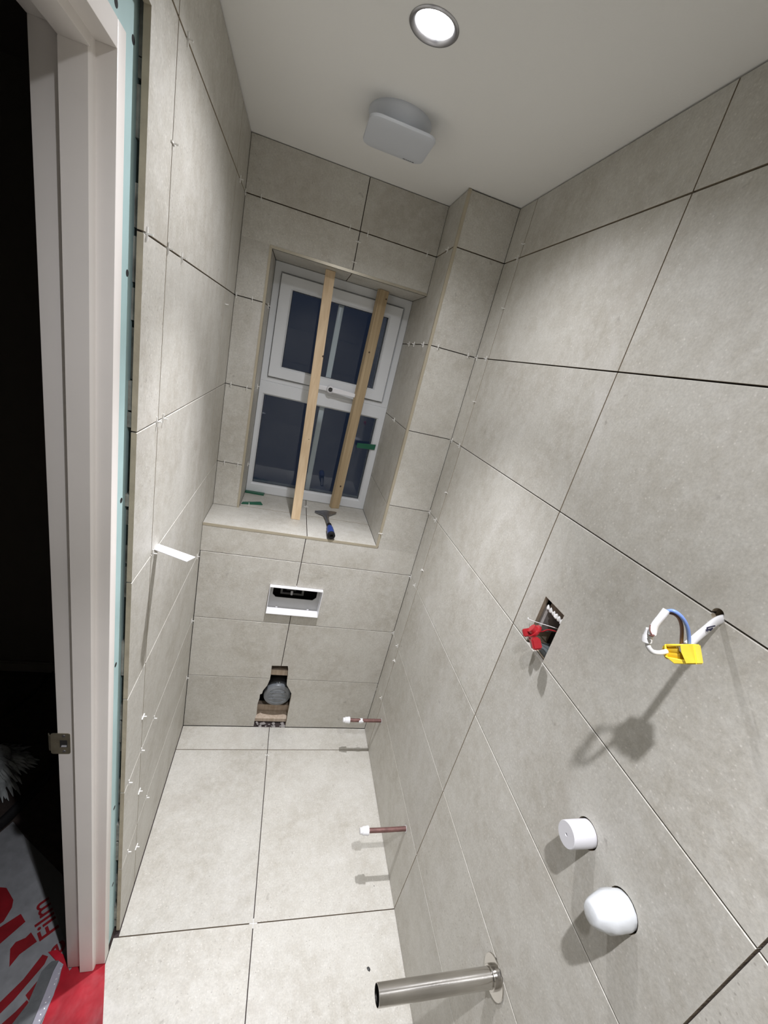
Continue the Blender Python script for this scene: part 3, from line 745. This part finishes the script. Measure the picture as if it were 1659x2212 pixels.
b2 = bmesh.new(); tube(b2, catmull([on('x', .822, 1164, 1365), on('x', .838, 1173, 1364), on('x', .86, 1190, 1361), (W + .05, hy0 + .004, 1.262)], 5), .0014, 8); obj('red_wire', b2, M['red'], t, True)
b2 = bmesh.new(); tube(b2, catmull([on('x', .838, 1141, 1334), on('x', .836, 1143, 1338), on('x', .845, 1168, 1347), on('x', .855, 1185, 1352), (W + .05, hy0 + .004, 1.270)], 5), .0009, 6); obj('bare_wire', b2, M['dplastic'], t, True)

# ------------------------------------------------------------------ cable with yellow taped connector
XP = .738
def K(px, py, x=XP): return on('x', x, px, py)
t = empty('electrical_cable', (W, -1.0946, 1.4933), 'white cable from joint in right wall ending in yellow-taped connector', 'electrical cable')
b2 = bmesh.new(); tube(b2, catmull([(W + .04, -1.0946, 1.4945), K(1552, 1340, W - .006), K(1520, 1364, .795), K(1484, 1395, .748), K(1470, 1406, .743)], 6), .0062, 16, flat_=.62, up=(0, .4, 1)); ca_ = obj('cable_sheath', b2, M['plastic'], t, True)
b2 = bmesh.new()
def stroke(b, P, x):
    tube(b, [on('x', x_, px, py) for (px, py), x_ in zip(P, x)], .0009, 6)
stroke(b2, [(1527, 1364), (1528, 1356), (1544, 1352)], (.7905, .7905, .809)); stroke(b2, [(1530, 1361), (1539, 1357), (1534, 1362)], (.793, .8035, .7975))
obj('pen_mark', b2, M['ink'], ca_)
b2 = bmesh.new(); tube(b2, catmull([K(1440, 1407, .735), K(1425, 1410, .725), K(1410, 1408, .712), K(1401, 1398, .704), K(1398, 1384, .701)], 6), [.0029] * 25, 12); obj('cable_core', b2, M['dplastic'], t, True)
b2 = bmesh.new(); tube(b2, [K(1397, 1385, .701), K(1399, 1375, .700), K(1402, 1370, .700)], [.0058, .0056, .0050], 14); tube(b2, [K(1400, 1372, .700), K(1405, 1360, .700)], [.0052, .005], 12); obj('sleeve', b2, M['dplastic'], t, True)
b2 = bmesh.new(); tube(b2, catmull([K(1409, 1370, .700), K(1414, 1352, .700), K(1430, 1331, .703), K(1440, 1318, .706)], 6), .0068, 16, flat_=.6, up=(1, .4, 0)); obj('cable_sheath', b2, M['plastic'], t, True)
b2 = bmesh.new(); tube(b2, catmull([K(1403, 1372, .694), K(1410, 1374, .694), K(1413, 1371, .695)], 4), .0010, 6); tube(b2, catmull([K(1405, 1350, .694), K(1404, 1362, .693), K(1409, 1372, .694)], 5), .0008, 6); obj('brown_sleeve_edge', b2, M['wbrown'], t, True)
b2 = bmesh.new(); tube(b2, catmull([K(1440, 1320, .706), K(1455, 1320, .708), K(1472, 1332, .716), K(1484, 1352, .727), K(1488, 1372, .735), K(1489, 1394, .741)], 7), .0021, 10); obj('blue_wire', b2, M['wblue'], t, True)
b2 = bmesh.new(); tube(b2, catmull([K(1445, 1323, .710), K(1458, 1327, .712), K(1468, 1338, .720), K(1473, 1358, .730), K(1472, 1392, .742)], 7), .0020, 10); obj('brown_wire', b2, M['wbrown'], t, True)
# taped connector block
cc = [K(1434, 1392), K(1499, 1391), K(1506, 1435), K(1458, 1434), K(1436, 1420)]
b2 = bmesh.new(); xd = Vector((.020, .006, -.004))
prism(b2, [K(1467, 1391.5, XP - .004), K(1499, 1391, XP - .004), K(1506, 1435, XP - .006), K(1481, 1435, XP - .006), K(1472, 1410, XP - .005)], xd)
bmesh.ops.bevel(b2, geom=list(b2.edges), offset=.0012, segments=2, affect='EDGES')
blk = obj('tape_wrap', b2, M['yellow'], t, True)
b2 = bmesh.new()
prism(b2, [K(1434, 1392, XP - .003), K(1438, 1391, XP - .003), K(1439, 1420, XP - .003), K(1435, 1419, XP - .003)], xd * .9)
prism(b2, [K(1437, 1391, XP - .002), K(1469, 1391, XP - .002), K(1471, 1396, XP - .002), K(1440, 1397, XP - .002)], xd)
prism(b2, [K(1436, 1418, XP - .003), K(1479, 1426, XP - .003), K(1482, 1435, XP - .003), K(1456, 1434, XP - .003)], xd)
bmesh.ops.bevel(b2, geom=list(b2.edges), offset=.0008, segments=1, affect='EDGES')
obj('tape_flap', b2, M['yellow'], blk, True)
for (a, b_) in (((1438, 1403), (1473, 1406)), ((1441, 1414), (1476, 1418))):
    b2 = bmesh.new(); tube(b2, [K(*a, XP + .006), K(*b_, XP + .006)], .0056, 14); obj('terminal', b2, M['yellowd'], blk, True)

# ------------------------------------------------------------------ packing strip poking out of the left wall joint
zz_ = Z[3]
pts = [(-.006, -.5365, zz_ + .0002), (.0895, -.5860, zz_ + .0040), (.0765, -.6100, zz_ + .0040), (-.006, -.5640, zz_ + .0002)]
b2 = bmesh.new(); prism(b2, pts, (0, 0, .0016))
o = obj('packing_strip', b2, M['plastic']); origin_to(o, (0, -.55, zz_)); tag(o, 'flat white plastic packing strip sticking out of a left wall joint', 'packing strip')

# ------------------------------------------------------------------ tile spacers
me_b = bmesh.new(); s_ = .0011
def sbar(a, b_): box(me_b, *a, *b_[:2], *b_[2:])
box(me_b, -s_, s_, -.0095, .0095, .0002, .0024)          # bar across the joint (local y), lying on the face
box(me_b, -s_ * .999, s_ * .999, -s_, s_, -.0045, .0002)      # tail inside the joint (local z = outward)
box(me_b, -s_ * .999, s_ * .999, -s_, s_, .0024, .0095)       # leg standing out of the wall
sp_me = bpy.data.meshes.new('tile_spacer'); bmesh.ops.recalc_face_normals(me_b, faces=me_b.faces); me_b.to_mesh(sp_me); me_b.free(); sp_me.materials.append(flat('spacer_plastic', (.80, .79, .76), .5, spec=.3))
fb = bmesh.new()
box(fb, -.0011, .0011, -.012, .012, -.0026, -.0004); box(fb, -.012, -.0011, -.0011, .0011, -.0026, -.0004); box(fb, .0011, .012, -.0011, .0011, -.0026, -.0004)
fl_me = bpy.data.meshes.new('tile_spacer_flat'); bmesh.ops.recalc_face_normals(fb, faces=fb.faces); fb.to_mesh(fl_me); fb.free(); fl_me.materials.append(sp_me.materials[0])
PL = {'L': ('x', 0, (1, 0, 0)), 'R': ('x', W, (-1, 0, 0)), 'B': ('y', 0, (0, -1, 0)), 'N': ('y', D1, (0, -1, 0)), 'C': ('x', XC, (-1, 0, 0)), 'E': ('x', XL, (1, 0, 0)), 'S': ('z', ZS, (0, 0, 1)), 'F': ('z', 0, (0, 0, 1))}
JZ = Z
rn = ['top', 'second', 'third', 'fourth', 'fifth', 'sixth', 'lowest']
SP = [  # px, py, plane, h/v joint, where
 (405, 78, 'L', 'h', 'in the top left-wall joint, nearest the doorway'),
 (375, 312, 'L', 'v', 'in the left wall vertical joint, highest of that line'),
 (519, 385, 'L', 'h', 'in the top left-wall joint, by the window corner'),
 (316, 510, 'L', 'h', 'in the second left-wall joint, nearest the door board'),
 (362, 535, 'L', 'h', 'in the second left-wall joint, middle of three'),
 (392, 553, 'L', 'h', 'in the second left-wall joint, furthest from the door'),
 (487, 657, 'L', 'v', 'lying alone on the left wall near the recess corner'),
 (338, 907, 'L', 'h', 'in the third left-wall joint, nearer the door of a pair'),
 (351, 900, 'L', 'h', 'in the third left-wall joint, farther from the door of a pair'),
 (329, 1196, 'L', 'h', 'in the left-wall joint just left of the packing strip'),
 (425, 1204, 'L', 'h', 'at the tip of the packing strip by the back corner'),
 (413, 1350, 'L', 'h', 'in the left back corner, above the lowest one there'),
 (402, 1476, 'L', 'h', 'in the left back corner, lowest one there'),
 (316, 1530, 'L', 'v', 'across the left wall vertical joint, upper of the lower three'),
 (331, 1561, 'L', 'h', 'in the sloping left-wall joint, highest of the low ones'),
 (304, 1629, 'L', 'h', 'in the low left-wall joint where the vertical line crosses'),
 (277, 1695, 'L', 'h', 'low on the left wall, closest to the door board'),
 (307, 1690, 'L', 'v', 'across the left wall vertical joint, middle of lower three'),
 (315, 1726, 'L', 'h', 'in the lowest left-wall joint, farther one from the door'),
 (302, 1804, 'L', 'v', 'across the left wall vertical joint, lowest of all'),
 (275, 1851, 'L', 'h', 'at the bottom of the left wall, nearest the floor'),
 (531, 414, 'N', 'h', 'at the left end of the top joint above the window'),
 (564, 429, 'N', 'h', 'in the top joint above the window, second from left'),
 (756, 493, 'N', 'h', 'above the window, just left of the vertical joint'),
 (794, 507, 'N', 'h', 'above the window, just right of the vertical joint'),
 (777, 524, 'N', 'v', 'in the vertical joint above the window, upper one'),
 (767, 567, 'N', 'v', 'in the vertical joint above the window, lower one'),
 (922, 552, 'N', 'h', 'at the right end of the top joint above the window'),
 (511, 639, 'N', 'h', 'left of the window, second joint, corner side'),
 (545, 647, 'N', 'h', 'left of the window, second joint, window side'),
 (499, 831, 'N', 'h', 'left of the window, third joint, corner side'),
 (533, 838, 'N', 'h', 'left of the window, third joint, window side'),
 (485, 999, 'N', 'h', 'left of the window, lowest joint, corner side'),
 (514, 1003, 'N', 'h', 'left of the window, lowest joint, window side'),
 (579, 660, 'E', 'h', 'on the left window reveal, upper of three'),
 (555, 841, 'E', 'h', 'on the left window reveal, middle of three'),
 (535, 1002, 'E', 'h', 'on the left window reveal, lowest of three'),
 (538, 1090, 'S', 'v', 'on the sill beside the green packer'),
 (661, 1095, 'S', 'h', 'in the sill joint between the two battens'),
 (969, 534, 'C', 'h', 'in the top joint on the column side, room end'),
 (942, 552, 'C', 'h', 'in the top joint on the column side, recess end'),
 (884, 744, 'C', 'h', 'on the right window reveal, second joint, nearest the window'),
 (895, 744, 'C', 'h', 'on the right window reveal, second joint, middle of three'),
 (915, 744, 'C', 'h', 'on the right window reveal, second joint, nearest the column edge'),
 (851, 913, 'C', 'h', 'alone in the third joint of the right window reveal'),
 (946, 751, 'B', 'h', 'on the column front, second joint, left one'),
 (1010, 770, 'B', 'h', 'on the column front, second joint, right one'),
 (822, 1152, 'B', 'v', 'at the column edge just above the sill corner'),
 (1087, 567, 'R', 'h', 'in the top right-wall joint, in the corner'),
 (1119, 556, 'R', 'h', 'in the top right-wall joint, just out of the corner'),
 (1131, 528, 'R', 'v', 'in the right wall corner strip joint, highest one'),
 (1088, 667, 'R', 'v', 'in the right wall corner strip joint, second from top'),
 (1030, 775, 'R', 'h', 'in the second right-wall joint, in the corner'),
 (1050, 777, 'R', 'h', 'in the second right-wall joint, just out of the corner'),
 (1028, 869, 'R', 'v', 'in the right wall corner strip joint, third from top'),
 (976, 954, 'R', 'h', 'in the third right-wall joint, in the corner'),
 (993, 962, 'R', 'h', 'in the third right-wall joint, just out of the corner'),
 (966, 1065, 'R', 'v', 'in the right wall corner strip joint, fourth from top'),
 (927, 1113, 'R', 'h', 'in the fourth right-wall joint, in the corner'),
 (940, 1129, 'R', 'h', 'in the fourth right-wall joint, just out of the corner'),
 (912, 1229, 'R', 'v', 'in the right wall corner strip joint, fifth from top'),
 (886, 1252, 'R', 'h', 'in the fifth right-wall joint, in the corner'),
 (894, 1273, 'R', 'h', 'in the fifth right-wall joint, just out of the corner'),
 (848, 1375, 'R', 'h', 'in the sixth right-wall joint, in the corner'),
 (857, 1402, 'R', 'h', 'in the sixth right-wall joint, just out of the corner'),
 (853, 1428, 'R', 'v', 'in the right wall corner strip joint, lowest one'),
 (813, 1488, 'R', 'h', 'in the lowest right-wall joint, in the corner'),
 (821, 1517, 'R', 'h', 'in the lowest right-wall joint, above the corner pipe'),
 (575, 1632, 'F', 'v', 'in the floor joint near the back wall'),
 (548, 1993, 'F', 'x', 'flat at the floor joint crossing, furthest from the back wall'),
]
rnd = random.Random(11)
for (px, py, pl, jt, where) in SP:
    ax_, val, n = PL[pl]; n = Vector(n); p = on(ax_, val, px, py)
    flatc = jt == 'x'
    if pl in 'LRCEBN':
        if jt == 'h':
            k = min(Z, key=lambda z_: abs(z_ - p.z))
            if abs(k - p.z) < .03: p.z = k
            a = Vector((0, 0, 1))
        else:
            a = Vector((0, 1, 0)) if pl in 'LRCE' else Vector((1, 0, 0))
            if pl == 'L' and p.y < -.5: p.y = -.5905
            if pl == 'R': p.y = -.1065
            if pl == 'N': p.x = JX
    else:
        a = Vector((0, 1, 0)) if jt != 'h' else Vector((1, 0, 0))
        if pl == 'S' and jt == 'h': p.x = JX + .003
        if pl == 'F' and jt == 'v': p.x = JX; a = Vector((1, 0, 0))
        if flatc: p.x = JX; p.y = -.7184
    j = a.cross(n).normalized()
    o = bpy.data.objects.new('tile_spacer', fl_me if flatc else sp_me); COL.objects.link(o)
    R_ = Matrix((j, a, n)).transposed()
    if not flatc: R_ = R_ @ Matrix.Rotation(rnd.uniform(-.12, .12), 3, 'Y') @ Matrix.Rotation(rnd.uniform(-.10, .10), 3, 'X')
    o.matrix_world = Matrix.Translation(p) @ R_.to_4x4()
    tag(o, 'white plastic tile spacer ' + where, 'tile spacer', 'white tile spacers left in the joints')

# chips of dirt on the floor tiles
for (px, py, r, lab) in ((796, 2094, .0055, 'small dark chip of grit on the floor, nearer the chrome pipe'), (808, 1914, .0018, 'tiny dark speck on the floor below the middle copper pipe')):
    p = on('z', 0, px, py); b2 = bmesh.new(); lathe(b2, p - Vector((0, 0, .0003)), (0, 0, 1), [(0, 0), (0, r), (r * .5, r * .6), (r * .7, 0)], 7, wob=.7, seed=2)
    o = obj('grit_chip', b2, M['darkp']); origin_to(o, p); tag(o, lab, 'grit')

# ------------------------------------------------------------------ hall beyond the doorway
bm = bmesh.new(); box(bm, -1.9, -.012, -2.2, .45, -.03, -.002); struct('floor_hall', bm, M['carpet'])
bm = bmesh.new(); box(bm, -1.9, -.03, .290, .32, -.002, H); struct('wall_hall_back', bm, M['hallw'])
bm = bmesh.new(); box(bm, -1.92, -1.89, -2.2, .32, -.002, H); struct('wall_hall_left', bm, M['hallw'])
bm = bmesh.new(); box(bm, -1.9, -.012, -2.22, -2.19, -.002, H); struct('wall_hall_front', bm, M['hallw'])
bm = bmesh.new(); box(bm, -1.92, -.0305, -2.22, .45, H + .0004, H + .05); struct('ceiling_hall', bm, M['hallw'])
bm = bmesh.new(); box(bm, -1.89, XJ, .275, .290, -.001, .055, bev=.004); box(bm, -1.89, XJ, .2705, .275, .046, .052); struct('baseboard_hall', bm, flat('hall_skirting', (.16, .14, .12), .6))

def floor_poly(name, P, z0_, th_, mat, parent=None):
    b2 = bmesh.new(); prism(b2, [Vector((*on('z', z0_, *p).xy, z0_)) for p in P], (0, 0, th_)); return obj(name, b2, mat, parent)
fz = -.0015
film = floor_poly('protective_film', [(28, 1775), (52, 1805), (66, 1855), (95, 1925), (120, 1975), (150, 2060), (165, 2078), (170, 2130), (60, 2300), (-260, 2300), (-260, 1900), (-60, 1850)], fz, .0008, M['film'])
tag(film, 'greyish translucent carpet protection film printed in red beyond the doorway', 'protective film')
zp = fz + .0008
for P in ([(-40, 1915), (5, 1917), (14, 1918), (29, 1944), (26, 1960), (8, 1990), (0, 1996), (-40, 2020)],
          [(-30, 2024), (0, 2003), (45, 1974), (55, 1991), (0, 2039), (-30, 2062)],
          [(22, 2050), (34, 2035), (55, 2026), (67, 2014), (80, 2034), (42, 2062), (20, 2089)],
          [(-20, 2180), (0, 2165), (50, 2116), (92, 2062), (104, 2066), (96, 2083), (60, 2125), (30, 2160), (0, 2190), (-20, 2206)],
          [(0, 2215), (34, 2185), (58, 2160), (66, 2170), (50, 2212), (40, 2240), (-30, 2250)],
          [(55, 2150), (80, 2120), (84, 2127), (64, 2165)]):
    floor_poly('red_print', P, zp, .0003, M['printred'], film)
# the word beside the jamb, printed on the film and running under the lining
c_ = bpy.data.curves.new('print_text', 'FONT'); c_.body = 'Film'; c_.size = .066; c_.extrude = .0002; c_.offset = .0008
to = bpy.data.objects.new('print_text', c_); COL.objects.link(to); dg = bpy.context.evaluated_depsgraph_get(); dg.update()
tm = bpy.data.meshes.new_from_object(to.evaluated_get(dg)); bpy.data.objects.remove(to)
A_ = on('z', 0, 128, 2006); Bq = on('z', 0, 104, 1938)
film_shaded = floor_poly('protective_film', [(52, 1806), (135, 1890), (150, 1960), (160, 2060), (150, 2062), (120, 1975), (95, 1925), (66, 1855)], fz + .0002, .0006, flat('film_jamb_shadow', (.14, .14, .14), .5, bump=.8, bscale=25))  # same film inside the jamb's cast shadow, the shade put into its colour
tag(film_shaded, 'protection film by the lining, jamb shadow in its colour, carrying the small red word', 'protective film')
dirv = (Bq - A_); dirv.z = 0; L_ = dirv.length; dirv.normalize(); upv = Vector((-dirv.y, dirv.x, 0))
wd = max(v_.co.x for v_ in tm.vertices)
for v_ in tm.vertices:
    p = A_ + dirv * (v_.co.x / wd * L_) + upv * (v_.co.y * .95); v_.co = Vector((p.x, p.y, zp + .0006 + v_.co.z))
tm.materials.append(M['printred']); txt = bpy.data.objects.new('printed_word', tm); COL.objects.link(txt); txt.parent = film
c_ = bpy.data.curves.new('print_text', 'FONT'); c_.body = 'e'; c_.size = .066; c_.extrude = .0002; c_.offset = .0008
to = bpy.data.objects.new('print_text', c_); COL.objects.link(to); dg = bpy.context.evaluated_depsgraph_get(); dg.update()
te = bpy.data.meshes.new_from_object(to.evaluated_get(dg)); bpy.data.objects.remove(to)
A2 = A_ - dirv * .062
for v_ in te.vertices:
    p = A2 + dirv * v_.co.x + upv * v_.co.y; v_.co = Vector((p.x, p.y, zp + .0006 + v_.co.z))
te.materials.append(M['printred']); txt2 = bpy.data.objects.new('printed_word', te); COL.objects.link(txt2); txt2.parent = film

# red film over the threshold, gently creased
b2 = bmesh.new()
Pq = [(104, 2058), (122, 2052), (138, 2064), (150, 2098), (160, 2086), (172, 2076), (205, 2068), (227, 2066), (227, 2079), (226, 2120), (222, 2212), (214, 2300), (60, 2300), (97, 2196), (128, 2120), (134, 2090)]
base_pts = [on('z', 0, *p) for p in Pq]
vs = [b2.verts.new((p.x, p.y, .0022)) for p in base_pts]
f = b2.faces.new(vs); bmesh.ops.triangulate(b2, faces=[f])
bmesh.ops.subdivide_edges(b2, edges=list(b2.edges), cuts=5, use_grid_fill=True)
from mathutils import noise as mn
for v_ in b2.verts: v_.co.z += .0016 * (mn.noise(v_.co * 26) + .5 * mn.noise(v_.co * 70))
bmesh.ops.solidify(b2, geom=list(b2.faces), thickness=.0004)
o = obj('protective_film', b2, M['filmred'], None, True); tag(o, 'crumpled bright red film laid over the doorway threshold', 'protective film')
b2 = bmesh.new()
# grey threshold bar with clear studded edge
def quadprism(P, z0_, th_):
    b = bmesh.new(); prism(b, [Vector((*on('z', z0_, *p).xy, z0_)) for p in P], (0, 0, th_)); return b
tb = empty('threshold_strip', on('z', 0, 90, 2140), 'dark grey strip with clear studded edge lying across the red film', 'threshold strip')
obj('grey_strip', quadprism([(104, 2085), (112, 2078), (127, 2076), (116, 2097), (96, 2150), (70, 2212), (30, 2300), (-20, 2300), (20, 2222), (60, 2170), (90, 2100)], .006, .004), M['bar'], tb)
obj('clear_edge', quadprism([(127, 2077), (137, 2084), (133, 2095), (116, 2150), (98, 2190), (72, 2240), (45, 2300), (32, 2300), (70, 2213), (96, 2150), (116, 2098)], .006, .003), M['barclear'], tb)
for (px, py) in ((131, 2090), (127, 2102), (121, 2114), (117, 2125), (106, 2153), (98, 2165), (95, 2178), (87, 2191), (84, 2204)):
    p = on('z', .0092, px, py); b2 = bmesh.new(); lathe(b2, p, (0, 0, 1), [(-.0004, .0022), (.0006, .0018), (.0011, 0)], 10); obj('stud', b2, M['stud'], tb, True)

# dim things further into the hall
b2 = bmesh.new(); tube(b2, catmull([on('z', .006, -90, 1600), on('z', .006, 0, 1552), on('z', .006, 60, 1510), on('z', .006, 90, 1480), on('z', .006, 130, 1435)], 6), .0048, 10)
o = obj('floor_cable', b2, M['rubber'], None, True); tag(o, 'thin black cable trailing across the dark hall floor', 'cable')
b2 = bmesh.new(); a0 = [on('z', .02, p_, q_) for p_, q_ in ((-60, 1818), (0, 1780), (40, 1742), (90, 1690), (135, 1640))]
tube(b2, catmull(a0, 6), .021, 16, flat_=.7, up=(0, 0, 1))
o = obj('vacuum_hose', b2, M['rubber'], None, True); tag(o, 'thick black hose lying on the hall floor beside the film', 'hose')
b2 = bmesh.new()
rnd = random.Random(21)
cpt = on('z', 0, -8, 1672)
for k in range(230):
    a = rnd.uniform(0, 2 * PI); rr = .105 * math.sqrt(rnd.random())
    p = Vector((cpt.x - .03 + rr * math.cos(a), cpt.y + rr * math.sin(a) * .9, 0)); hh = .085 * (1 - (rr / .105) ** 2) + .004
    q0 = p + Vector((0, 0, hh)); dv = Vector((math.cos(a) * .05, math.sin(a) * .05 - .02, -hh * .55)) + Vector((rnd.uniform(-.012, .012), rnd.uniform(-.012, .012), 0))
    tube(b2, [q0 - Vector((0, 0, .02)), q0, q0 + dv * .6 + Vector((0, 0, .006)), q0 + dv], [.006, .0065, .005, .001], 5)
lathe(b2, (cpt.x - .03, cpt.y, -.001), (0, 0, 1), [(0, 0), (0, .10), (.03, .09), (.065, .07), (.08, 0)], 24)
o = obj('mop_head', b2, M['fabric'], None, True); origin_to(o, (cpt.x - .03, cpt.y, 0)); tag(o, 'grey shaggy textile heap on the dark hall floor', 'textile heap')
